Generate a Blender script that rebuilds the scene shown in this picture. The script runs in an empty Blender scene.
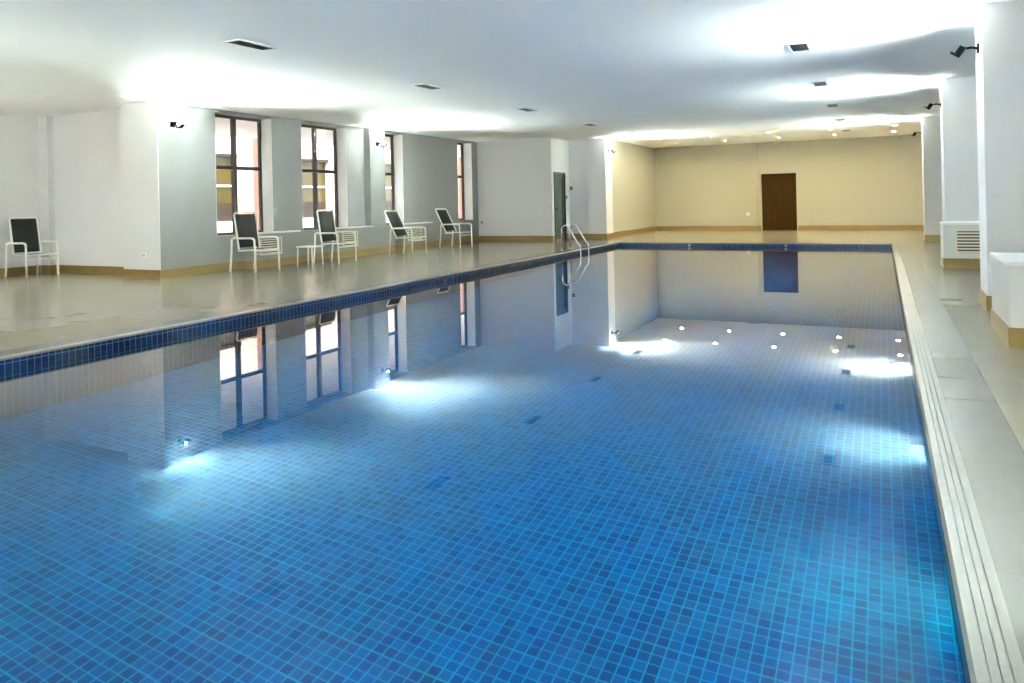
import bpy, bmesh, math, random
from mathutils import Vector, Matrix
random.seed(7)
S = bpy.context.scene
COL = S.collection
PI = math.pi

# ------------------------------------------------------------------ helpers
def new_obj(name, me, mat=None, parent=None):
    o = bpy.data.objects.new(name, me)
    COL.objects.link(o)
    if mat is not None:
        for m in (mat if isinstance(mat, (list, tuple)) else [mat]):
            me.materials.append(m)
    if parent is not None:
        o.parent = parent
    return o

class MB:
    """collects shapes; build() links them as one mesh object"""
    def __init__(self):
        self.bm = bmesh.new()
    def box(self, x0, x1, y0, y1, z0, z1, mi=0, bev=0.0):
        v = [self.bm.verts.new(p) for p in ((x0,y0,z0),(x1,y0,z0),(x1,y1,z0),(x0,y1,z0),(x0,y0,z1),(x1,y0,z1),(x1,y1,z1),(x0,y1,z1))]
        fs = [self.bm.faces.new([v[i] for i in q]) for q in ((3,2,1,0),(4,5,6,7),(0,1,5,4),(1,2,6,5),(2,3,7,6),(3,0,4,7))]
        for f in fs:
            f.material_index = mi
        if bev > 0:
            es = list({e for f in fs for e in f.edges})
            bmesh.ops.bevel(self.bm, geom=es, offset=bev, segments=2, affect='EDGES', profile=0.6)
        return self
    def quad(self, a, b, c, d, mi=0):
        f = self.bm.faces.new([self.bm.verts.new(p) for p in (a, b, c, d)])
        f.material_index = mi
        return self
    def tube(self, pts, r, n=10, closed_ends=True, mi=0, flat=1.0):
        pts = [Vector(p) for p in pts]
        rings = []
        up = None
        for i, p in enumerate(pts):
            if i == 0: t = pts[1] - pts[0]
            elif i == len(pts)-1: t = pts[-1] - pts[-2]
            else: t = (pts[i+1]-p).normalized() + (p-pts[i-1]).normalized()
            t.normalize()
            if up is None:
                ref = Vector((0,1,0)) if abs(t.y) < 0.9 else Vector((1,0,0))
                up = (ref - t*ref.dot(t)).normalized()
            else:
                up = (up - t*up.dot(t)).normalized()
            sd = t.cross(up)
            rings.append([self.bm.verts.new(p + up*math.cos(a)*r*flat + sd*math.sin(a)*r) for a in [2*PI*k/n for k in range(n)]])
        for a, b in zip(rings, rings[1:]):
            for k in range(n):
                f = self.bm.faces.new((a[k], a[(k+1)%n], b[(k+1)%n], b[k])); f.smooth = True; f.material_index = mi
        if closed_ends:
            f = self.bm.faces.new(rings[0][::-1]); f.material_index = mi
            f = self.bm.faces.new(rings[-1]); f.material_index = mi
        return self
    def lathe(self, prof, c, axis='z', n=24, mi=0, caps=True):
        """prof: (radius, height) pairs around axis through c"""
        def pt(r, h, a):
            u, w = r*math.cos(a), r*math.sin(a)
            if axis == 'z': return (c[0]+u, c[1]+w, c[2]+h)
            if axis == 'y': return (c[0]+u, c[1]+h, c[2]+w)
            return (c[0]+h, c[1]+u, c[2]+w)
        rings = [[self.bm.verts.new(pt(r, h, 2*PI*k/n)) for k in range(n)] for r, h in prof]
        for a, b in zip(rings, rings[1:]):
            for k in range(n):
                f = self.bm.faces.new((a[k], a[(k+1)%n], b[(k+1)%n], b[k])); f.smooth = True; f.material_index = mi
        for rg in ((rings[0], rings[-1]) if caps else ()):
            f = self.bm.faces.new(rg); f.material_index = mi
        return self
    def xform(self, M):
        bmesh.ops.transform(self.bm, matrix=M, verts=self.bm.verts)
        return self
    def build(self, name, mat, parent=None, recalc=True):
        if recalc: bmesh.ops.recalc_face_normals(self.bm, faces=self.bm.faces)
        me = bpy.data.meshes.new(name)
        self.bm.to_mesh(me); self.bm.free()
        return new_obj(name, me, mat, parent)

def struct(o):
    o['kind'] = 'structure'
    return o
def thing(name, label, cat, loc=(0,0,0), rz=0.0, group=None):
    o = bpy.data.objects.new(name, None); COL.objects.link(o)
    o.empty_display_size = 0.1
    o.location = loc; o.rotation_euler = (0, 0, rz)
    o['label'] = label; o['category'] = cat
    if group: o['group'] = group
    return o
def tag(o, label, cat, group=None):
    o['label'] = label; o['category'] = cat
    if group: o['group'] = group
    return o
def dup(root, label, loc, rz=0.0):
    kids = {}
    for o in COL.objects:
        if o.parent is not None:
            kids.setdefault(o.parent.name, []).append(o)
    def rec(o, par):
        c = o.copy(); COL.objects.link(c)
        if par is not None: c.parent = par
        for k in kids.get(o.name, []): rec(k, c)
        return c
    r = rec(root, None)
    r.location = loc; r.rotation_euler = (0, 0, rz); r['label'] = label
    return r

# ------------------------------------------------------------------ materials
def mat_new(name):
    m = bpy.data.materials.new(name); m.use_nodes = True
    nt = m.node_tree
    return m, nt, nt.nodes['Principled BSDF'], nt.nodes['Material Output']
def N(nt, t, **kw):
    n = nt.nodes.new(t)
    for k, v in kw.items(): setattr(n, k, v)
    return n
def mth(nt, op, a, b=None, c=None):
    n = N(nt, 'ShaderNodeMath', operation=op)
    for i, x in enumerate((a, b, c)):
        if x is None: continue
        if isinstance(x, (int, float)): n.inputs[i].default_value = x
        else: nt.links.new(x, n.inputs[i])
    return n.outputs[0]
def mix(nt, fac, a, b):
    n = N(nt, 'ShaderNodeMix', data_type='RGBA')
    for sock, x in ((n.inputs[0], fac), (n.inputs[6], a), (n.inputs[7], b)):
        if isinstance(x, (int, float)): sock.default_value = x
        elif isinstance(x, tuple): sock.default_value = (*x, 1) if len(x) == 3 else x
        else: nt.links.new(x, sock)
    return n.outputs[2]
def plain(name, col, rough=0.5, metal=0.0, spec=0.5, var=0.04, scale=3.0, bump=0.0):
    m, nt, b, out = mat_new(name)
    geo = N(nt, 'ShaderNodeNewGeometry')
    no = N(nt, 'ShaderNodeTexNoise'); no.inputs['Scale'].default_value = scale; no.inputs['Detail'].default_value = 4
    nt.links.new(geo.outputs['Position'], no.inputs['Vector'])
    dark = tuple(c*(1-var) for c in col); lite = tuple(min(1, c*(1+var)) for c in col)
    nt.links.new(mix(nt, no.outputs['Fac'], dark, lite), b.inputs['Base Color'])
    b.inputs['Roughness'].default_value = rough; b.inputs['Metallic'].default_value = metal
    b.inputs['Specular IOR Level'].default_value = spec
    if bump:
        n2 = N(nt, 'ShaderNodeTexNoise'); n2.inputs['Scale'].default_value = 220
        nt.links.new(geo.outputs['Position'], n2.inputs['Vector'])
        bp = N(nt, 'ShaderNodeBump'); bp.inputs['Strength'].default_value = bump; bp.inputs['Distance'].default_value = 0.002
        nt.links.new(n2.outputs['Fac'], bp.inputs['Height']); nt.links.new(bp.outputs['Normal'], b.inputs['Normal'])
    return m
def emit(name, col, strength):
    m, nt, b, out = mat_new(name)
    e = N(nt, 'ShaderNodeEmission'); e.inputs[0].default_value = (*col, 1); e.inputs[1].default_value = strength
    nt.links.new(e.outputs[0], out.inputs[0])
    return m

TS = 0.0648          # pool tile pitch
def mosaic(name, ua, va, su=TS, sv=TS, ou=0.0, ov=0.0, g=0.065, rows5=True, cols=None, jcol=None):
    """small blue pool mosaic with pale blue joints; ua/va pick the world axes of the surface"""
    m, nt, b, out = mat_new(name)
    geo = N(nt, 'ShaderNodeNewGeometry'); sp = N(nt, 'ShaderNodeSeparateXYZ')
    nt.links.new(geo.outputs['Position'], sp.inputs[0])
    u = mth(nt, 'DIVIDE', mth(nt, 'ADD', sp.outputs[ua], ou), su)
    v = mth(nt, 'DIVIDE', mth(nt, 'ADD', sp.outputs[va], ov), sv)
    fu, fv = mth(nt, 'FRACT', u), mth(nt, 'FRACT', v)
    iu, iv = mth(nt, 'FLOOR', u), mth(nt, 'FLOOR', v)
    du = mth(nt, 'MINIMUM', fu, mth(nt, 'SUBTRACT', 1.0, fu))
    dv = mth(nt, 'MINIMUM', fv, mth(nt, 'SUBTRACT', 1.0, fv))
    gu = mth(nt, 'LESS_THAN', du, g)
    if rows5:      # the sheets meet every fifth row: a slightly wider joint there
        r5 = mth(nt, 'LESS_THAN', mth(nt, 'ABSOLUTE', mth(nt, 'SUBTRACT', mth(nt, 'FRACT', mth(nt, 'DIVIDE', mth(nt, 'ADD', v, 0.5), 5.0)), 0.1)), 0.1)
        gv = mth(nt, 'LESS_THAN', dv, mth(nt, 'MULTIPLY_ADD', r5, g*0.5, g*0.78))
    else:
        gv = mth(nt, 'LESS_THAN', dv, g)
    joint = mth(nt, 'MAXIMUM', gu, gv)
    cv = N(nt, 'ShaderNodeCombineXYZ'); nt.links.new(iu, cv.inputs[0]); nt.links.new(iv, cv.inputs[1])
    wn = N(nt, 'ShaderNodeTexWhiteNoise', noise_dimensions='2D'); nt.links.new(cv.outputs[0], wn.inputs['Vector'])
    ramp = N(nt, 'ShaderNodeValToRGB')
    cols = cols or TILE
    ramp.color_ramp.elements[0].color = cols[0]; ramp.color_ramp.elements[1].color = cols[2]
    e = ramp.color_ramp.elements.new(0.55); e.color = cols[1]
    nt.links.new(wn.outputs['Value'], ramp.inputs[0])
    nt.links.new(mix(nt, joint, ramp.outputs[0], jcol or JOINT), b.inputs['Base Color'])
    b.inputs['Roughness'].default_value = 0.25
    return m
TILE = [(0.0, 0.090, 0.38, 1), (0.0, 0.130, 0.50, 1), (0.0, 0.168, 0.58, 1)]
JOINT = (0.004, 0.34, 0.72)
NAVY = [(0.0006, 0.010, 0.055, 1), (0.0008, 0.017, 0.085, 1), (0.001, 0.026, 0.11, 1)]   # the upstand rows are a darker blue
NAVYJ = (0.05, 0.17, 0.28)

def stone(name, ca, cb, size, rough, joint=0.0025, ox=0.0, oy=0.0):
    """polished beige stone slabs laid square, thin joints"""
    m, nt, b, out = mat_new(name)
    geo = N(nt, 'ShaderNodeNewGeometry'); sp = N(nt, 'ShaderNodeSeparateXYZ')
    nt.links.new(geo.outputs['Position'], sp.inputs[0])
    u = mth(nt, 'DIVIDE', mth(nt, 'ADD', sp.outputs[0], ox), size); v = mth(nt, 'DIVIDE', mth(nt, 'ADD', sp.outputs[1], oy), size)
    fu, fv = mth(nt, 'FRACT', u), mth(nt, 'FRACT', v)
    j = mth(nt, 'MAXIMUM', mth(nt, 'LESS_THAN', fu, joint/size*2), mth(nt, 'LESS_THAN', fv, joint/size*2))
    cv = N(nt, 'ShaderNodeCombineXYZ'); nt.links.new(mth(nt, 'FLOOR', u), cv.inputs[0]); nt.links.new(mth(nt, 'FLOOR', v), cv.inputs[1])
    wn = N(nt, 'ShaderNodeTexWhiteNoise', noise_dimensions='2D'); nt.links.new(cv.outputs[0], wn.inputs['Vector'])
    no = N(nt, 'ShaderNodeTexNoise'); no.inputs['Scale'].default_value = 2.2; no.inputs['Detail'].default_value = 6; no.inputs['Roughness'].default_value = 0.6
    nt.links.new(geo.outputs['Position'], no.inputs['Vector'])
    f = mth(nt, 'ADD', mth(nt, 'MULTIPLY', wn.outputs['Value'], 0.45), mth(nt, 'MULTIPLY', no.outputs['Fac'], 0.55))
    c = mix(nt, f, ca, cb)
    c2 = mix(nt, mth(nt, 'MULTIPLY', j, 0.45), c, tuple(x*0.55 for x in ca))
    nt.links.new(c2, b.inputs['Base Color'])
    b.inputs['Roughness'].default_value = rough
    return m

def lamp_face(name, col, strength, power):
    """lamp glass with a reflector behind it: brightest along its axis"""
    m, nt, b, out = mat_new(name)
    geo = N(nt, 'ShaderNodeNewGeometry'); dt = N(nt, 'ShaderNodeVectorMath', operation='DOT_PRODUCT')
    nt.links.new(geo.outputs['Normal'], dt.inputs[0]); nt.links.new(geo.outputs['Incoming'], dt.inputs[1])
    e = N(nt, 'ShaderNodeEmission'); e.inputs[0].default_value = (*col, 1)
    nt.links.new(mth(nt, 'MULTIPLY', mth(nt, 'POWER', mth(nt, 'ABSOLUTE', dt.outputs['Value']), power), strength), e.inputs[1])
    nt.links.new(e.outputs[0], out.inputs[0])
    return m

M = {}
M['wall'] = plain('white_wall_paint', (0.70, 0.685, 0.68), 0.75, var=0.015, scale=0.8)
M['ceil'] = plain('white_ceiling_paint', (0.92, 0.925, 0.92), 0.85, var=0.012, scale=0.7)
M['pier'] = plain('shaded_white_paint', (0.275, 0.275, 0.265), 0.75, var=0.015, scale=0.8)  # white paint darkened: shade of the pool-facing faces is put into the colour
M['column_shaded'] = plain('shaded_column_paint', (0.47, 0.47, 0.455), 0.75, var=0.015, scale=0.8)  # same paint as the other columns, its lack of light put into the colour
M['farwall'] = plain('cream_wall_paint', (0.40, 0.385, 0.30), 0.75, var=0.02, scale=0.8)
M['base'] = plain('golden_stone_skirting', (0.27, 0.185, 0.062), 0.3, var=0.14, scale=5)
M['deck'] = stone('beige_stone_deck', (0.24, 0.21, 0.14), (0.29, 0.26, 0.18), 0.60, 0.22)
M['coping'] = stone('pale_stone_coping', (0.140, 0.138, 0.122), (0.162, 0.160, 0.143), 0.60, 0.28)
M['coping_outer'] = stone('stone_margin', (0.135, 0.130, 0.110), (0.160, 0.154, 0.133), 0.60, 0.26)
M['tile_floor'] = mosaic('blue_mosaic_floor', 0, 1, ou=0.63, ov=-4.0217+TS*500)
M['tile_long'] = mosaic('blue_mosaic_long_wall', 1, 2, TS, TS, 0.0, 0.047, 0.05, False, NAVY, NAVYJ)
M['tile_short'] = mosaic('blue_mosaic_short_wall', 0, 2, TS, TS, 0.0, 0.047, 0.05, False, NAVY, NAVYJ)
M['dark_frame'] = plain('dark_bronze_frame', (0.035, 0.028, 0.024), 0.4, var=0.1)
M['door_frame'] = plain('dark_green_grey_frame', (0.030, 0.034, 0.028), 0.4, var=0.1)
M['white_metal'] = plain('white_powder_coat', (0.84, 0.84, 0.77), 0.35, var=0.02)
M['box_white'] = plain('white_casing_paint', (0.64, 0.63, 0.60), 0.5, var=0.02)
M['grille'] = plain('cream_grille_paint', (0.70, 0.66, 0.55), 0.5, var=0.02)
M['dark_void'] = plain('dark_backing', (0.05, 0.05, 0.045), 0.8)
M['duct'] = plain('grey_duct_lining', (0.30, 0.31, 0.30), 0.8)
M['steel'] = plain('polished_steel', (0.78, 0.79, 0.78), 0.15, metal=1.0, var=0.02)
M['black'] = plain('black_lamp_housing', (0.004, 0.004, 0.004), 0.8, var=0.1, spec=0.0)
M['plastic'] = plain('white_plastic', (0.80, 0.80, 0.78), 0.4, var=0.02)
M['inlet'] = plain('grey_blue_plastic', (0.22, 0.34, 0.38), 0.4)
M['socket_dark'] = plain('grey_plastic', (0.30, 0.30, 0.30), 0.4)
M['salmon'] = plain('salmon_render', (0.60, 0.42, 0.35), 0.9, var=0.04, scale=0.6)
M['salmon_shaded'] = plain('shaded_salmon_render', (0.20, 0.11, 0.085), 0.9, var=0.05, scale=0.6)  # salmon render with the corner shade put into its colour
M['out_white'] = plain('white_sill_render', (0.88, 0.88, 0.88), 0.8)
M['ground'] = plain('pale_paving', (0.74, 0.73, 0.72), 0.9)
M['glass_up'] = plain('pale_blue_curtained_glass', (0.62, 0.74, 0.84), 0.2, var=0.1)
M['halide'] = lamp_face('halide_lamp_glow', (0.88, 1.0, 0.96), 50000.0, 0.7)
M['halide_soft'] = lamp_face('halide_lamp_glow_soft', (0.88, 1.0, 0.96), 27000.0, 0.8)
M['downlight'] = emit('warm_downlight_glow', (1.0, 0.82, 0.48), 760.0)

def wood():
    m, nt, b, out = mat_new('dark_brown_door_veneer')
    geo = N(nt, 'ShaderNodeNewGeometry'); mp = N(nt, 'ShaderNodeMapping'); mp.inputs['Scale'].default_value = (7, 7, 0.5)
    nt.links.new(geo.outputs['Position'], mp.inputs[0])
    no = N(nt, 'ShaderNodeTexNoise'); no.inputs['Scale'].default_value = 2.0; no.inputs['Detail'].default_value = 5
    nt.links.new(mp.outputs[0], no.inputs['Vector'])
    nt.links.new(mix(nt, no.outputs['Fac'], (0.020, 0.011, 0.0015), (0.060, 0.027, 0.0035)), b.inputs['Base Color'])
    b.inputs['Roughness'].default_value = 0.7; b.inputs['Specular IOR Level'].default_value = 0.1
    return m
M['wood'] = wood()
def ochre():
    m, nt, b, out = mat_new('ochre_window_panel')
    geo = N(nt, 'ShaderNodeNewGeometry')
    no = N(nt, 'ShaderNodeTexNoise'); no.inputs['Scale'].default_value = 1.6; no.inputs['Detail'].default_value = 3
    nt.links.new(geo.outputs['Position'], no.inputs['Vector'])
    nt.links.new(mix(nt, no.outputs['Fac'], (0.022, 0.017, 0.002), (0.085, 0.062, 0.005)), b.inputs['Base Color'])
    b.inputs['Roughness'].default_value = 0.3
    return m
M['ochre'] = ochre()
M['out_brown'] = plain('dark_brown_panel', (0.020, 0.011, 0.007), 0.5, var=0.4)

def sling():
    m, nt, b, out = mat_new('charcoal_mesh_sling')
    geo = N(nt, 'ShaderNodeTexCoord')
    wv = N(nt, 'ShaderNodeTexNoise'); wv.inputs['Scale'].default_value = 40
    nt.links.new(geo.outputs['Object'], wv.inputs['Vector'])
    nt.links.new(mix(nt, wv.outputs['Fac'], (0.004, 0.0045, 0.005), (0.010, 0.0105, 0.012)), b.inputs['Base Color'])
    b.inputs['Roughness'].default_value = 0.6
    b.inputs['Alpha'].default_value = 0.90
    return m
M['sling'] = sling()
def pane(name='window_glass', tint=(0.95, 0.97, 0.96), ior=1.45):
    m, nt, b, out = mat_new(name)
    t = N(nt, 'ShaderNodeBsdfTransparent'); t.inputs[0].default_value = (*tint, 1)
    g = N(nt, 'ShaderNodeBsdfGlossy'); g.inputs['Roughness'].default_value = 0.0
    geo = N(nt, 'ShaderNodeNewGeometry'); dt = N(nt, 'ShaderNodeVectorMath', operation='DOT_PRODUCT')
    nt.links.new(geo.outputs['Normal'], dt.inputs[0]); nt.links.new(geo.outputs['Incoming'], dt.inputs[1])
    ca = mth(nt, 'ABSOLUTE', dt.outputs['Value'])
    refl = mth(nt, 'MULTIPLY_ADD', mth(nt, 'POWER', mth(nt, 'SUBTRACT', 1.0, ca), 5.0), 0.96, 0.04)
    mx = N(nt, 'ShaderNodeMixShader')
    nt.links.new(refl, mx.inputs[0]); nt.links.new(t.outputs[0], mx.inputs[1]); nt.links.new(g.outputs[0], mx.inputs[2])
    nt.links.new(mx.outputs[0], out.inputs[0])
    return m
M['pane'] = pane()
def green_glass():
    m, nt, b, out = mat_new('green_obscured_glass')
    b.inputs['Base Color'].default_value = (0.10, 0.145, 0.125, 1); b.inputs['Roughness'].default_value = 0.12
    return m
M['green_glass'] = green_glass()
def water():
    m, nt, b, out = mat_new('clear_pool_water')
    rf = N(nt, 'ShaderNodeBsdfRefraction'); rf.inputs['IOR'].default_value = 1.333; rf.inputs['Roughness'].default_value = 0.0
    rf.inputs['Color'].default_value = (0.95, 0.99, 1.0, 1)
    gl = N(nt, 'ShaderNodeBsdfGlossy'); gl.inputs['Roughness'].default_value = 0.0; 
    geo = N(nt, 'ShaderNodeNewGeometry'); dt = N(nt, 'ShaderNodeVectorMath', operation='DOT_PRODUCT')
    nt.links.new(geo.outputs['Normal'], dt.inputs[0]); nt.links.new(geo.outputs['Incoming'], dt.inputs[1])
    refl = mth(nt, 'MULTIPLY_ADD', mth(nt, 'POWER', mth(nt, 'SUBTRACT', 1.0, mth(nt, 'ABSOLUTE', dt.outputs['Value'])), 4.6), 1.0, 0.0)
    mx = N(nt, 'ShaderNodeMixShader')
    mr = N(nt, 'ShaderNodeMapRange'); mr.inputs['From Min'].default_value = 0.06; mr.inputs['From Max'].default_value = 0.36
    nt.links.new(refl, mr.inputs['Value']); tint = mr.outputs[0]
    nt.links.new(mix(nt, tint, (0.0, 0.62, 1.0), (1.0, 1.0, 1.0)), gl.inputs['Color'])
    nt.links.new(refl, mx.inputs[0]); nt.links.new(rf.outputs[0], mx.inputs[1]); nt.links.new(gl.outputs[0], mx.inputs[2])
    nt.links.new(mx.outputs[0], out.inputs[0])
    return m
M['water'] = water()

# ------------------------------------------------------------------ dimensions (metres; x across the pool, y along it)
ZC = 3.32
PXL, PXR, PYN, PYF = -7.03, 0.187, 0.55, 21.19
ZW, ZB = -0.107, -1.855
XW = -12.15           # window wall face
YB = -4.0
YFAR = 29.4
XR = 2.6
XL = -16.0

# ------------------------------------------------------------------ floor, pool, water
CW = 0.42             # coping width
b = MB()
x0, x1, y0, y1 = PXL-CW, PXR+CW, PYN-CW, PYF+CW
b.box(XL-0.2, x0, YB-0.2, YFAR+0.2, -0.12, 0)
b.box(x1, XR+0.2, YB-0.2, YFAR+0.2, -0.12, 0)
b.box(x0, x1, YB-0.2, y0, -0.12, 0)
b.box(x0, x1, y1, YFAR+0.2, -0.12, 0)
struct(b.build('floor', M['deck']))

def coping(name, horiz, a0, a1, edge, sgn):
    """slab along the pool edge with three drainage grooves beside the water"""
    b = MB()
    cuts = [0.012, 0.044, 0.047, 0.072, 0.075, 0.100, 0.103, 0.135]
    def bx(d0, d1, z0, z1, mi=0):
        lo, hi = sorted((edge + sgn*d0, edge + sgn*d1))
        if horiz: b.box(a0, a1, lo, hi, z0, z1, mi)
        else: b.box(lo, hi, a0, a1, z0, z1, mi)
    def pt(d, q, z):
        return (q, edge + sgn*d, z) if horiz else (edge + sgn*d, q, z)
    # chamfered nosing over the water
    b.quad(pt(0, a0, -0.012), pt(0, a1, -0.012), pt(0.012, a1, 0.0), pt(0.012, a0, 0.0))
    for k in range(0, 8, 2):
        bx(cuts[k], cuts[k+1], -0.012, 0.0)
    bx(cuts[-1], CW, -0.012, 0.0, 1)
    bx(0.0, 0.15, -0.016, -0.012)
    bx(0.15, CW, -0.12, -0.012)
    return struct(b.build(name, [M['coping'], M['coping_outer']]))
coping('trim_1', False, PYN-CW, PYF+CW, PXL, -1)
coping('trim_2', False, PYN-CW, PYF+CW, PXR, 1)
coping('trim_3', True, PXL, PXR, PYF, 1)
coping('trim_4', True, PXL, PXR, PYN, -1)

T = 0.15
struct(MB().box(PXL-T, PXR+0.30, PYN-T, PYF+T, ZB-T, ZB).build('pool_floor', M['tile_floor']))
struct(MB().box(PXL-T, PXL, PYN-T, PYF+T, ZB, -0.016).build('pool_wall_left', M['tile_long']))
struct(MB().box(PXR+0.16, PXR+0.30, PYN-T, PYF+T, ZB, -0.17).box(PXR, PXR+0.30, PYN-T, PYF+T, -0.17, -0.016).build('pool_wall_right', M['tile_long']))
struct(MB().box(PXL, PXR+0.16, PYF, PYF+T, ZB, -0.17).box(PXL, PXR, PYF, PYF+T, -0.17, -0.016).build('pool_wall_far', M['tile_short']))
struct(MB().box(PXL, PXR+0.16, PYN-T, PYN, ZB, -0.17).box(PXL, PXR, PYN-T, PYN, -0.17, -0.016).build('pool_wall_near', M['tile_short']))
wt = MB().quad((PXL, PYN, ZW), (PXR, PYN, ZW), (PXR, PYF, ZW), (PXL, PYF, ZW)).build('pool_water', M['water'], recalc=False)
struct(wt)

# ------------------------------------------------------------------ walls
WT = 0.2
def wall_with_openings(name, mat, axis, face, back, a0, a1, holes, z1=ZC, parent=None):
    """axis 'y': wall plane x=face running along y; axis 'x': plane y=face running along x. holes: (a0, a1, z0, z1)"""
    b = MB()
    lo, hi = min(face, back), max(face, back)
    def bx(p0, p1, q0, q1):
        if p1-p0 < 1e-4 or q1-q0 < 1e-4: return
        if axis == 'y': b.box(lo, hi, p0, p1, q0, q1)
        else: b.box(p0, p1, lo, hi, q0, q1)
    cur = a0
    for h in sorted(holes):
        bx(cur, h[0], 0, z1)
        bx(h[0], h[1], 0, h[2]); bx(h[0], h[1], h[3], z1)
        cur = h[1]
    bx(cur, a1, 0, z1)
    return struct(b.build(name, mat))

WZ0, WZ1 = 0.72, 3.26
WINS = [(10.85, 12.42), (13.36, 15.00), (16.42, 17.47), (20.50, 21.42)]
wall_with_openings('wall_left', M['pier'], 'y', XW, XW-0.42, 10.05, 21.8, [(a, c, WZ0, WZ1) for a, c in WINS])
BAYW = [(2.2, 4.0), (5.2, 7.4)]
wall_with_openings('wall_left_bay', M['wall'], 'y', XL, XL-0.42, YB, 9.75, [(a, c, WZ0, WZ1) for a, c in BAYW])
wall_with_openings('wall_left_return', M['wall'], 'x', 9.75, 10.05, XL-0.42, -12.9, [])
struct(MB().box(-13.02, -12.0, 9.385, 9.40, 0, ZC).box(-13.02, -13.0, 9.40, 9.75, 0, ZC).build('wall_left_return_lit_face', M['wall']))  # added white panel keeps the column's camera side in its lit tone
wall_with_openings('wall_left_far', M['wall'], 'x', 21.8, 22.0, XW-0.42, -9.6, [])
DG = (21.98, 22.93, 2.22)
wall_with_openings('wall_left_side', M['wall'], 'y', -9.45, -9.6, 21.8, 23.3, [(DG[0], DG[1], 0.0, DG[2])])
wall_with_openings('wall_left_niche', M['wall'], 'x', 23.3, 23.45, -9.6, -8.6, [])
wall_with_openings('wall_left_end', M['farwall'], 'y', -8.18, -8.38, 23.8, YFAR, [])
DF = (-4.09, -2.85, 2.13)
wall_with_openings('wall_far', M['farwall'], 'x', YFAR, YFAR+WT, -8.38, XR+0.2, [(DF[0], DF[1], 0.0, DF[2])])
struct(MB().box(DF[0]-0.3, DF[1]+0.3, YFAR+WT, YFAR+WT+0.1, 0, 2.6).build('wall_far_light_block', M['dark_void']))  # added dark panel, stops daylight showing through the door gaps
struct(MB().box(-4.66, -4.24, YFAR-0.14, YFAR, 0, ZC).build('wall_far_pilaster', M['farwall']))
wall_with_openings('wall_right', M['wall'], 'y', XR, XR+0.3, YB, YFAR, [])
BW = [(-15.2, -12.4), (-12.0, -10.2), (-2.2, 0.4), (0.7, 2.3)]
wall_with_openings('wall_back', M['wall'], 'x', YB, YB-WT, XL-0.42, XR+0.3, [(a, c, 0.15, 3.22) for a, c in BW])
struct(MB().box(XL-0.02, XL+0.30, 9.62, 9.76, 0, ZC).build('wall_left_pilaster', M['wall']))
struct(MB().box(XL-0.5, XR+0.5, YB-0.3, YFAR+0.4, ZC, ZC+0.2).build('ceiling', M['ceil']))

# columns
def column(x0, x1, y0, y1, mat=None):
    return struct(MB().box(x0, x1, y0, y1, 0, ZC).build('column', mat or M['wall']))
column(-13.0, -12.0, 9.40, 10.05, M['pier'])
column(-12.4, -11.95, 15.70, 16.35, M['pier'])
column(-8.72, -8.10, 23.15, 23.80)
column(-13.0, -12.0, 3.05, 3.70)
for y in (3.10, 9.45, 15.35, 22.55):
    column(1.0, 1.72, y, y+0.65, M['column_shaded'] if y > 20 else None)

# skirtings: (name, boxes)
BH, BT = 0.17, 0.018
def skirt(name, boxes):
    b = MB()
    for q in boxes: b.box(q[0], q[1], q[2], q[3], 0.0, BH if len(q) < 5 else q[4])
    return struct(b.build(name, M['base']))
skirt('baseboard_left', [(XW, XW+BT, 10.05+BT, 15.70), (XW, XW+BT, 16.35, 21.8-BT)])
skirt('baseboard_left_return', [(XL+0.3, -13.02, 9.75-BT, 9.75), (-13.02, -12.0, 9.385-BT, 9.385), (-12.0, -12.0+BT, 9.385-BT, 10.05), (-12.15, -12.0+BT, 10.05, 10.05+BT)])
skirt('baseboard_left_bay', [(XL, XL+BT, YB, 9.62), (XL, XL+0.3+BT, 9.62-BT, 9.62), (XL+0.3, XL+0.3+BT, 9.62, 9.75-BT)])
skirt('baseboard_left_column', [(-11.95, -11.95+BT, 15.70, 16.35), (-12.15, -11.95+BT, 16.35, 16.35+BT), (-12.15, -11.95+BT, 15.70-BT, 15.70)])
skirt('baseboard_left_far', [(XW, -9.45, 21.8-BT, 21.8), (-9.45, -9.45+BT, 21.8-BT, DG[0]-0.05), (-9.45, -9.45+BT, DG[1]+0.05, 23.3)])
skirt('baseboard_left_niche', [(-9.45, -8.72, 23.3-BT, 23.3), (-8.72, -8.10, 23.15-BT, 23.15), (-8.10, -8.10+BT, 23.15-BT, 23.8)])
skirt('baseboard_left_end', [(-8.18, -8.18+BT, 23.8, YFAR-BT)])
skirt('baseboard_far', [(-8.18, -4.66, YFAR-BT, YFAR), (-4.66, -4.24, YFAR-0.14-BT, YFAR-0.14), (-4.24, DF[0]-0.04, YFAR-BT, YFAR), (DF[1]+0.04, XR, YFAR-BT, YFAR)])
rb = []
for y in (3.10, 9.45, 15.35, 22.55):
    rb += [(1.0-BT, 1.0, y-BT, y+0.65+BT), (1.0, 1.72, y-BT, y), (1.0, 1.72, y+0.65, y+0.65+BT)]
skirt('baseboard_right', rb)

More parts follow.
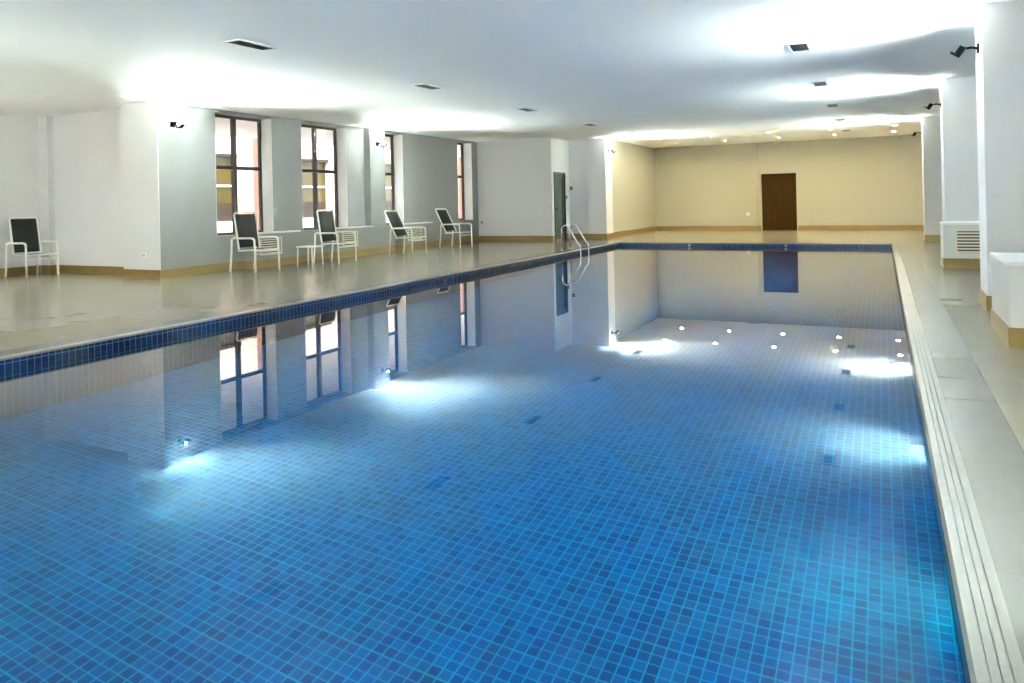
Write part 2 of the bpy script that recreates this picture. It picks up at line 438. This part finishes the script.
# ------------------------------------------------------------------ windows
def window(n, axis_face, y0, y1, mull=True, sgn=-1, tr=2.15):
    """dark framed window set back in its opening; axis_face is the outer plane of the frame"""
    xa = axis_face; xb = axis_face + 0.07
    fr = 0.055
    b = MB()
    b.box(xa, xb, y0, y0+fr, WZ0, WZ1); b.box(xa, xb, y1-fr, y1, WZ0, WZ1)
    b.box(xa, xb, y0+fr, y1-fr, WZ0, WZ0+fr); b.box(xa, xb, y0+fr, y1-fr, WZ1-fr, WZ1)
    root = struct(b.build('window_%d' % n, M['dark_frame']))
    xi = XW if axis_face > -13 else XL
    for ya, yb in ((y0, y0+0.008), (y1-0.008, y1)):
        MB().box(xb, xi, ya, yb, WZ0, WZ1).build('lit_reveal_lining', M['plastic'], root)  # added white sheet, gives the reveals their lit tone against the darkened wall
    ym = (y0+y1)/2
    if mull:
        MB().box(xa+0.002, xb+0.012, ym-0.045, ym+0.045, WZ0+fr, WZ1-fr).build('mullion', M['dark_frame'], root)
        spans = [(y0+fr, ym-0.045), (ym+0.045, y1-fr)]
    else:
        spans = [(y0+fr, y1-fr)]
    for s0, s1 in spans:
        MB().box(xa+0.004, xb-0.004, s0, s1, tr-0.04, tr+0.04).build('transom', M['dark_frame'], root)
        for z0, z1 in ((WZ0+fr, tr-0.04), (tr+0.04, WZ1-fr)):
            MB().box(xa+0.03, xa+0.036, s0, s1, z0, z1).build('pane', M['pane'], root)
    return root
for i, (a, c) in enumerate(WINS):
    window(i+1, XW-0.37, a, c, mull=(i < 2))
for i, (a, c) in enumerate(BAYW):
    window(5+i, XL-0.37, a, c)
for i, (a, c) in enumerate(BW):
    b = MB(); ya, yb = YB-0.15, YB-0.08
    b.box(a, a+0.06, ya, yb, 0.15, 3.22); b.box(c-0.06, c, ya, yb, 0.15, 3.22)
    b.box(a+0.06, c-0.06, ya, yb, 0.15, 0.21); b.box(a+0.06, c-0.06, ya, yb, 3.16, 3.22)
    wr = struct(b.build('window_%d' % (7+i), M['dark_frame']))
    MB().box(a+0.06, c-0.06, YB-0.12, YB-0.114, 0.21, 3.16).build('pane', M['pane'], wr)

# ------------------------------------------------------------------ doors
b = MB()
for z0, z1, y0, y1 in ((0, DG[2], DG[0], DG[0]+0.06), (0, DG[2], DG[1]-0.06, DG[1]), (DG[2]-0.06, DG[2], DG[0]+0.06, DG[1]-0.06)):
    b.box(-9.56, -9.43, y0, y1, z0, z1)
d2 = struct(b.build('door_2', M['door_frame']))
l0, l1 = DG[0]+0.062, DG[1]-0.062
b = MB()
for y0, y1, z0, z1 in ((l0, l0+0.11, 0.01, DG[2]-0.065), (l1-0.11, l1, 0.01, DG[2]-0.065), (l0+0.11, l1-0.11, 0.01, 0.24), (l0+0.11, l1-0.11, DG[2]-0.20, DG[2]-0.065)):
    b.box(-9.52, -9.47, y0, y1, z0, z1)
lf = b.build('leaf', M['door_frame'], d2)
MB().box(-9.50, -9.49, l0+0.11, l1-0.11, 0.24, DG[2]-0.20).build('glass', M['green_glass'], lf)
MB().tube([(-9.47, l0+0.06, 1.02), (-9.42, l0+0.06, 1.02), (-9.42, l0+0.19, 1.02)], 0.011).build('handle', M['black'], lf)

b = MB()
tb = 0.05
b.box(DF[0]-tb, DF[0], YFAR-0.015, YFAR+0.12, 0, DF[2]+tb); b.box(DF[1], DF[1]+tb, YFAR-0.015, YFAR+0.12, 0, DF[2]+tb)
b.box(DF[0], DF[1], YFAR-0.015, YFAR+0.12, DF[2], DF[2]+tb)
d1 = struct(b.build('door_1', M['farwall']))
xm = DF[0] + 0.40
MB().box(DF[0]+0.004, xm, YFAR+0.04, YFAR+0.085, 0.001, DF[2]-0.004).build('side_leaf', M['wood'], d1)
lf = MB().box(xm+0.001, DF[1]-0.004, YFAR+0.03, YFAR+0.075, 0.001, DF[2]-0.004).build('leaf', M['wood'], d1)
MB().tube([(xm+0.07, YFAR+0.03, 1.02), (xm+0.07, YFAR-0.02, 1.02), (xm+0.19, YFAR-0.02, 1.02)], 0.010).build('handle', M['black'], lf)

# ------------------------------------------------------------------ casings with air grilles
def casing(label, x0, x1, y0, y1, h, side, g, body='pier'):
    """white box on a golden base; the air grille sits in the face named by side; g = (along0, along1, z0, z1)"""
    t = thing('air_unit_casing', label, 'air unit casing', (0.5*(x0+x1), 0.5*(y0+y1), 0), 0, 'white air unit casings')
    ox, oy = t.location.x, t.location.y
    X0, X1, Y0, Y1 = x0-ox, x1-ox, y0-oy, y1-oy
    b = MB()
    b.box(X0, X1, Y0, Y1, BH, h-0.03)
    b.build('body', M[body], t)  # left casings: white body with shade put into its colour
    MB().box(X0-0.008, X1+0.008, Y0-0.008, Y1+0.008, h-0.03, h, bev=0.004).build('top_slab', M['plastic'], t)
    MB().box(X0-0.012, X1+0.012, Y0-0.012, Y1+0.012, 0.0, BH).build('plinth', M['base'], t)
    gb, vb = MB(), MB()
    a0, a1, z0, z1 = g
    n = 7
    def fbx(bb, p0, p1, q0, q1, d0, d1):
        if side == 'x': bb.box(X1+d0, X1+d1, p0-oy, p1-oy, q0, q1)
        else: bb.box(p0-ox, p1-ox, Y0-d1, Y0-d0, q0, q1)
    fbx(vb, a0, a1, z0, z1, 0.0005, 0.002)
    for q in ((a0-0.02, a0, z0-0.02, z1+0.02), (a1, a1+0.02, z0-0.02, z1+0.02), (a0, a1, z0-0.02, z0), (a0, a1, z1, z1+0.02)):
        fbx(gb, *q, 0.0005, 0.012)
    for k in range(n):
        zz = z0 + (k+0.5)*(z1-z0)/n
        fbx(gb, a0, a1, zz-0.4*(z1-z0)/n, zz+0.12*(z1-z0)/n, 0.002, 0.011)
    gr = gb.build('grille', M['grille'], t)
    vb.build('grille_backing', M['dark_void'], gr)
    return t
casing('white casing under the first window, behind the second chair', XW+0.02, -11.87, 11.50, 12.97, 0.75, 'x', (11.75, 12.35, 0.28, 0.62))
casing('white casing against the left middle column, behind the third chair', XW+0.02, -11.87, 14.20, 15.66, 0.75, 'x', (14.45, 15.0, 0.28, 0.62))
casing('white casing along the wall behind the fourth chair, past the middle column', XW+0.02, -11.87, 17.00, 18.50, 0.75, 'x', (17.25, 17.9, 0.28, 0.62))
casing('white slatted casing at the foot of the second pillar on the right', 0.92, 1.74, 14.60, 15.32, 0.77, 'y', (1.12, 1.60, 0.26, 0.63), 'box_white')
casing('big white casing at the right picture edge, before the nearest pillar', 0.92, 1.74, 7.30, 8.40, 0.71, 'y', (1.05, 1.60, 0.26, 0.58), 'box_white')

# ------------------------------------------------------------------ sun chairs
def sling_mesh(p0, p1, w, sag, n=8):
    """thin cloth between two rails from p0 to p1 (x,z), half width w, sagging by sag along its normal"""
    b = MB()
    dx, dz = p1[0]-p0[0], p1[1]-p0[1]; L = math.hypot(dx, dz); nx, nz = -dz/L, dx/L
    top, bot = [], []
    for i in range(n+1):
        u = i/n; s = sag*4*u*(1-u)
        row_t, row_b = [], []
        for j in range(5):
            q = j/4; ss = s*(0.4+0.6*4*q*(1-q))
            x = p0[0]+dx*u - nx*ss; z = p0[1]+dz*u - nz*ss; y = -w+2*w*q
            row_t.append(b.bm.verts.new((x+nx*0.003, y, z+nz*0.003))); row_b.append(b.bm.verts.new((x-nx*0.003, y, z-nz*0.003)))
        top.append(row_t); bot.append(row_b)
    for i in range(n):
        for j in range(4):
            b.bm.faces.new((top[i][j], top[i+1][j], top[i+1][j+1], top[i][j+1])).smooth = True
            b.bm.faces.new((bot[i][j], bot[i][j+1], bot[i+1][j+1], bot[i+1][j])).smooth = True
        for j in (0, 4):
            b.bm.faces.new((top[i][j], bot[i][j], bot[i+1][j], top[i+1][j]))
    for i in (0, n):
        for j in range(4):
            b.bm.faces.new((top[i][j], top[i][j+1], bot[i][j+1], bot[i][j]))
    return b
def sun_chair(label, loc, rz, bx0, btop, ztop):
    t = thing('sun_chair', label, 'chair', loc, rz, 'white framed sun chairs by the windows')
    r, W = 0.019, 0.30
    zs, za = 0.44, 0.67
    # seat frame: two rails and cross bars
    b = MB()
    for s in (-1, 1):
        b.tube([(bx0-0.02, s*(W-0.03), zs-0.02), (0.10, s*(W-0.03), zs), (0.345, s*(W-0.03), zs+0.005), (0.37, s*(W-0.035), zs-0.02)], r*0.9)
    b.tube([(0.355, -W+0.03, zs), (0.355, W-0.03, zs)], r*0.9)
    b.tube([(bx0, -W+0.03, zs-0.015), (bx0, W-0.03, zs-0.015)], r*0.8)
    b.build('seat_frame', M['white_metal'], t)
    sling_mesh((bx0+0.03, zs+0.003), (0.34, zs+0.018), W-0.055, 0.02).build('seat', M['sling'], t)
    # back frame: an inverted U of tube, sling stretched inside
    b = MB()
    pts = []
    y = W-0.03
    pts += [(bx0, -y, zs+0.01), (bx0+(btop-bx0)*0.5, -y, zs+(ztop-zs)*0.5), (bx0+(btop-bx0)*0.95, -y, zs+(ztop-zs)*0.95), (btop, -y+0.03, ztop)]
    pts += [(btop, y-0.03, ztop), (bx0+(btop-bx0)*0.95, y, zs+(ztop-zs)*0.95), (bx0+(btop-bx0)*0.5, y, zs+(ztop-zs)*0.5), (bx0, y, zs+0.01)]
    b.tube(pts, r)
    b.build('back_frame', M['white_metal'], t)
    u0, u1 = 0.06, 0.965
    sling_mesh((bx0+(btop-bx0)*u0, zs+(ztop-zs)*u0), (bx0+(btop-bx0)*u1, zs+(ztop-zs)*u1), W-0.045, 0.012).build('backrest', M['sling'], t)
    for s in (-1, 1):
        yy = s*(W+0.012)
        xr = -0.31
        MB().tube([(xr, yy, za-0.012), (xr+0.05, yy, za+0.006), (0.22, yy, za+0.012), (0.29, yy, za+0.004), (0.325, yy, za-0.03)], r*1.05, flat=1.25).build('armrest', M['white_metal'], t)
        MB().tube([(0.325, yy, za-0.025), (0.335, yy, 0.40), (0.345, yy, 0.0)], r).build('leg', M['white_metal'], t)
        MB().tube([(xr, yy, za-0.008), (xr-0.015, yy, 0.40), (xr-0.06, yy, 0.0)], r).build('leg', M['white_metal'], t)
    MB().tube([(0.337, -W-0.01, 0.36), (0.337, W+0.01, 0.36)], r*0.7).build('stretcher', M['white_metal'], t)
    return t
GRP = 'white framed sun chairs by the windows'
c1 = sun_chair('charcoal and white sun chair at the left edge, by the blank wall', (-15.46, 9.12, 0), 0.0, -0.16, -0.28, 1.19)
dup(c1, 'charcoal and white sun chair in front of the first window', (-11.44, 11.17, 0), -0.03)
dup(c1, 'charcoal and white sun chair below the second window, a low table beside it', (-11.22, 13.38, 0), 0.02)
c4 = sun_chair('reclined charcoal and white sun chair just past the middle left column', (-10.92, 15.86, 0), 0.0, -0.17, -0.53, 1.12)
dup(c4, 'reclined charcoal and white sun chair near the corner, last of the row', (-11.12, 18.60, 0), -0.05)

# low side table beside the third chair
t = thing('side_table', 'low white side table between the second and third chairs', 'table', (-11.20, 12.52, 0), 0.05)
MB().box(-0.22, 0.22, -0.20, 0.20, 0.40, 0.425, bev=0.006).build('tabletop', M['white_metal'], t)
for sx in (-1, 1):
    for sy in (-1, 1):
        MB().tube([(sx*0.19, sy*0.17, 0.40), (sx*0.20, sy*0.18, 0.0)], 0.014).build('leg', M['white_metal'], t)

# ------------------------------------------------------------------ pool ladder
lad = thing('pool_ladder', 'steel pool ladder with two curved handrails at the far left edge', 'ladder', (-7.05, 17.9, 0), 0)
def arc(c, r, a0, a1, n=8):
    return [(c[0]+r*math.cos(a0+(a1-a0)*i/n), c[1]+r*math.sin(a0+(a1-a0)*i/n)) for i in range(n+1)]
for dy in (-0.29, 0.29):
    prof = [(-0.33, 0.0), (-0.33, 0.50)] + arc((-0.22, 0.54), 0.11, PI, PI*0.28, 8) + [(0.10, 0.21)] + arc((0.075, 0.10), 0.10, PI*0.25, 0, 5) + [(0.175, -0.25), (0.175, -1.25)]
    MB().tube([(x, dy, z) for x, z in prof], 0.021, n=12).build('handrail', M['steel'], lad)
    MB().lathe([(0.021, 0.0), (0.05, 0.001), (0.045, 0.014), (0.022, 0.018)], (-0.33, dy, 0)).build('flange', M['steel'], lad)
for z in (-0.35, -0.65, -0.95):
    MB().box(0.14, 0.21, -0.27, 0.27, z-0.015, z+0.015, bev=0.005).build('tread', M['steel'], lad)

# ------------------------------------------------------------------ flood lamps on the columns
def flood_lamp(label, loc, rz, glow='halide'):
    """local +x points away from the column; the lit face tips up and out"""
    t = thing('flood_lamp', label, 'lamp', loc, rz, 'black floodlights high on the columns')
    MB().box(-0.004, 0.014, -0.05, 0.05, -0.05, 0.05, bev=0.003).build('wall_plate', M['black'], t)
    b = MB()
    b.tube([(0.01, 0, 0), (0.07, 0, 0.015), (0.12, 0, 0.01)], 0.014)
    b.build('arm', M['black'], t)
    # head: wedge shaped housing, its underside sloping down towards the pool, its glass set deep behind a lip
    Mx = Matrix.Translation((0.18, 0, -0.02)) @ Matrix.Rotation(TILT, 4, 'Y')
    hx, hy, lw = 0.050, 0.062, 0.005
    h = MB()
    def wedge(x0, x1, y0, y1, zt):
        f = lambda x: -0.030          # sloping underside
        v = [h.bm.verts.new(p) for p in ((x0,y0,f(x0)),(x1,y0,f(x1)),(x1,y1,f(x1)),(x0,y1,f(x0)),(x0,y0,zt),(x1,y0,zt),(x1,y1,zt),(x0,y1,zt))]
        for q in ((3,2,1,0),(4,5,6,7),(0,1,5,4),(1,2,6,5),(2,3,7,6),(3,0,4,7)):
            h.bm.faces.new([v[i] for i in q])
    wedge(-hx, hx, -hy+lw, hy-lw, -0.005)
    wedge(-hx, hx, -hy, -hy+lw, 0.038); wedge(-hx, hx, hy-lw, hy, 0.038)
    wedge(hx, hx+lw, -hy, hy, LIP); wedge(-hx-lw, -hx, -hy, hy, 0.0)
    head = h.xform(Mx).build('lamp_head', M['black'], t)
    g = MB().box(-0.032, 0.011, -0.036, 0.036, -0.0045, 0.004).xform(Mx).build('lamp_glass', M[glow], head)
    g['label'] = 'glowing white lamp glass'
    return t
TILT = math.radians(55)
LIP = 0.08
LZ = 2.90
f1 = flood_lamp('black floodlight on the nearest pillar on the right', (1.0, 9.78, LZ), PI, 'halide_soft')
for lab, loc in (
    ('black floodlight on the second pillar on the right, above the slatted casing', (1.0, 15.68, LZ)),
    ('black floodlight on the farthest pillar on the right', (1.0, 22.88, LZ)),
    ):
    dup(f1, lab, loc, PI)
f2 = flood_lamp('lit floodlight on the first left column, before the first window', (-12.0, 9.72, LZ), 0)
for lab, loc in (
    ('unseen black floodlight added on the pillar beyond the picture edge on the right', (1.0, 3.43, LZ)),  # added out of view to brighten the near ceiling
    ('lit floodlight on the middle left column, above the reclined chair', (-11.95, 16.02, LZ)),
    ):
    dup(f2, lab, loc, PI if loc[0] > 0 else 0)
dup(f1, 'lit floodlight on the left corner column beyond the pool ladder', (-8.10, 23.42, LZ), 0)
dup(f1, 'unseen lit floodlight added on the left column beyond the picture edge', (-12.0, 3.38, LZ), 0)  # out of view as well, added for the near ceiling's brightness
dup(f1, 'unseen lit floodlight added on the side wall of the seating bay, beyond the picture edge', (XL, 5.1, LZ), 0)  # extra lamp out of view, added to lighten the bay ceiling

# ------------------------------------------------------------------ ceiling fittings
def ceiling_vent(label, loc):
    t = thing('ceiling_vent', label, 'vent', loc, 0, 'slot vents in the ceiling')
    hx, hy = 0.135, 0.32
    b = MB()
    for q in ((-hx, -hx+0.03, -hy, hy), (hx-0.03, hx, -hy, hy), (-hx+0.03, hx-0.03, -hy, -hy+0.03), (-hx+0.03, hx-0.03, hy-0.03, hy)):
        b.box(q[0], q[1], q[2], q[3], -0.014, 0.001)
    b.build('vent_frame', M['plastic'], t)
    b = MB()
    for k in range(6):
        x = -hx+0.045 + k*0.036
        b.quad((x-0.009, -hy+0.03, -0.002), (x-0.009, hy-0.03, -0.002), (x+0.005, hy-0.03, -0.012), (x+0.005, -hy+0.03, -0.012))
    b.build('blades', M['duct'], t)
    MB().box(-hx+0.03, hx-0.03, -hy+0.03, hy-0.03, -0.002, 0.001).build('duct', M['duct'], t)
    return t
VR = [10.82, 14.6, 18.3, 22.0, 25.75]
VL = [6.83, 10.85, 14.8, 18.8, 22.6]
WR = ['nearest', 'second', 'middle', 'fourth', 'farthest']
v0 = None
for xs, ys, side in ((-0.97, VR, 'right'), (-6.98, VL, 'left')):
    for k, y in enumerate(ys):
        lab = '%s of the ceiling vents in the %s hand row' % (WR[k], side)
        lab = 'white slot vent, ' + lab
        if v0 is None: v0 = ceiling_vent(lab, (xs, y, ZC))
        else: dup(v0, lab, (xs, y, ZC))

def downlight(label, loc):
    t = thing('downlight', label, 'downlight', loc, 0, 'warm downlights over the far deck')
    MB().lathe([(0.055, 0.0), (0.085, 0.0), (0.083, -0.008), (0.060, -0.010), (0.055, -0.004)], (0, 0, 0), caps=False).build('trim_ring', M['plastic'], t)
    MB().lathe([(0.0545, -0.0005), (0.0545, -0.0025)], (0, 0, 0)).build('bulb', M['downlight'], t)
    return t
DXS = [-6.72, -5.02, -3.19, -1.39, 0.38]
CNT = ['first', 'second', 'third', 'fourth', 'fifth']
dl = None
for y, row in ((24.85, 'over the pool end'), (27.3, 'beside the far wall')):
    for k, x in enumerate(DXS):
        lab = 'warm round downlight, %s from the left in the row %s' % (CNT[k], row)
        if dl is None: dl = downlight(lab, (x, y, ZC))
        else: dup(dl, lab, (x, y, ZC))

def detector(label, loc):
    t = thing('smoke_detector', label, 'smoke detector', loc, 0, 'round ceiling detectors')
    MB().lathe([(0.055, 0.001), (0.055, -0.012), (0.045, -0.03), (0.02, -0.036)], (0, 0, 0)).build('housing', M['plastic'], t)
    MB().lathe([(0.047, -0.0125), (0.050, -0.016), (0.047, -0.022)], (0, 0, 0)).build('vent_band', M['socket_dark'], t)
    return t
s0 = detector('small round ceiling detector above the second sun chair', (-8.97, 10.11, ZC))
dup(s0, 'small round ceiling detector before the middle left floodlight', (-9.1, 15.76, ZC))
dup(s0, 'small round ceiling detector over the left edge chair', (-13.16, 8.04, ZC))

# ------------------------------------------------------------------ small wall fittings
def socket(label, loc, rz, mat, size=0.04):
    t = thing('wall_socket', label, 'socket', loc, rz, 'small wall fittings')
    MB().box(-size, size, -0.012, 0.0, -size*1.1, size*1.1, bev=0.003).build('face_plate', mat, t)
    MB().box(-size*0.5, size*0.5, -0.016, -0.012, -size*0.5, size*0.5, bev=0.001).build('insert', M['socket_dark'], t)
    return t
socket('small socket low on the wall beside the first left column', (-12.42, 9.385, 0.44), 0, M['plastic'])
socket('small socket on the pilaster left of the brown door', (-4.58, YFAR-0.14, 0.62), 0, M['plastic'], 0.05)
socket('small socket on the blank wall left of the glass door', (-12.02, 21.8, 0.62), 0, M['socket_dark'])
socket('dark switch box on the wall right of the glass door', (-9.38, 23.3, 1.70), 0, M['black'], 0.05)
socket('dark switch on the frame edge of the glass door', (-9.45, 23.04, 1.40), PI/2, M['black'], 0.045)

def inlet(label, x):
    t = thing('pool_inlet', label, 'pool inlet', (x, PYF, -0.06), 0, 'round inlets in the far pool wall')
    MB().lathe([(0.025, -0.012), (0.038, -0.010), (0.040, -0.0005)], (0, 0, 0), 'y').build('flange', M['inlet'], t)
    MB().lathe([(0.014, -0.018), (0.02, -0.0125)], (0, 0, 0), 'y').build('nozzle', M['inlet'], t)
    return t
i0 = inlet('white round inlet in the far pool wall below the brown door', -2.35)
dup(i0, 'white round inlet in the far pool wall left of the pilaster', (-4.95, PYF, -0.06))

# ------------------------------------------------------------------ outside
struct(MB().box(-45, XL-0.4, -30, 60, -0.25, -0.1).box(XL-0.4, XW-0.45, 10.1, 60, -0.25, -0.1).box(XL-0.4, 40, -30, YB-0.25, -0.25, -0.1).build('ground', M['ground']))
XF = -19.0
bd = thing('building', 'salmon building outside the left windows with ochre panels and white frames', 'building', (XF, 18, -0.1), 0)
oy = 18; oz = 0.1
OPEN = [(y, y+2.65) for y in (-2.85, 1.65, 6.15, 10.65, 15.25, 19.75, 24.3, 28.8, 33.3, 37.8)]
b = MB()
cur = -8
for a, c in OPEN:
    b.box(-0.3, 0.0, cur-oy, a-oy, 0, 8.0)
    b.box(-0.3, 0.0, a-oy, c-oy, 3.05+oz, 4.0+oz); b.box(-0.3, 0.0, a-oy, c-oy, 6.2, 8.0)
    cur = c
b.box(-0.3, 0.0, cur-oy, 52-oy, 0, 8.0)
b.box(-6.0, -5.7, -8-oy, 52-oy, 0, 8.0); b.box(-6.0, 0.3, -8-oy, 52-oy, 8.0, 8.25)
b.build('wall', M['salmon'], bd)
for a, c in OPEN:
    A, B = a-oy, c-oy
    MB().box(-0.25, -0.20, A, B, 1.55, 3.05+oz).build('ochre_panel', M['ochre'], bd)
    MB().box(-0.25, -0.20, A, B, 0.95, 1.55).build('lower_panel', M['out_brown'], bd)
    MB().box(-0.28, 0.06, A-0.05, B+0.05, 0.0, 0.95).build('sill', M['out_white'], bd)
    w = MB()
    w.box(-0.20, -0.14, (A+B)/2-0.25, (A+B)/2-0.13, 0.95, 3.05+oz); w.box(-0.20, -0.14, A, B, 2.08, 2.14)
    w.build('window_frame', M['out_white'], bd)
    MB().box(-0.22, -0.02, A, B, 2.97+oz, 3.05+oz).build('lintel', M['out_brown'], bd)
    w = MB(); w.box(-0.22, -0.17, A, B, 4.0+oz, 6.2)
    w.build('upper_window', M['glass_up'], bd)
    MB().box(0.0, 0.30, B+0.65, B+1.3, 0, 8.0).build('pilaster', M['salmon_shaded'], bd)

sd = bpy.data.lights.new('sun', 'SUN'); so = bpy.data.objects.new('sun', sd); COL.objects.link(so)
sd.energy = 11.0; sd.angle = 0.02; sd.color = (1.0, 0.96, 0.90)
so.rotation_euler = Vector((-0.60, 0.42, -0.90)).to_track_quat('-Z', 'Y').to_euler()
# ------------------------------------------------------------------ world, camera, colour management
w = bpy.data.worlds.new('overcast_daylight'); S.world = w; w.use_nodes = True
bg = w.node_tree.nodes['Background']
bg.inputs[0].default_value = (0.92, 0.94, 1.0, 1); bg.inputs[1].default_value = 4.2

F, YAW, ROLL, V0, H = 742.0, 0.4628, 0.0220, 201.4, 1.30
fw = Vector((-math.sin(YAW), math.cos(YAW), 0)); r0 = Vector((math.cos(YAW), math.sin(YAW), 0)); u0 = Vector((0, 0, 1))
rt = r0*math.cos(ROLL) - u0*math.sin(ROLL); up = r0*math.sin(ROLL) + u0*math.cos(ROLL)
cd = bpy.data.cameras.new('camera'); cam = bpy.data.objects.new('camera', cd); COL.objects.link(cam)
cd.sensor_fit = 'HORIZONTAL'; cd.sensor_width = 36.0; cd.lens = F/1024*36.0
cd.shift_x = 0.0; cd.shift_y = -(341.5-V0)/1024
cd.clip_start = 0.05; cd.clip_end = 200
mw = Matrix((rt, up, -fw)).transposed().to_4x4(); mw.translation = Vector((0, 0, H))
cam.matrix_world = mw
S.camera = cam

S.view_settings.view_transform = 'Standard'
S.view_settings.look = 'None'
S.view_settings.exposure = 0.98
S.view_settings.gamma = 1.0
S.view_settings.use_curve_mapping = False
S.cycles.use_denoising = True
S.cycles.sample_clamp_indirect = 120.0
S.cycles.max_bounces = 14
S.cycles.diffuse_bounces = 8
S.cycles.glossy_bounces = 5
S.cycles.transmission_bounces = 10
S.cycles.transparent_max_bounces = 12
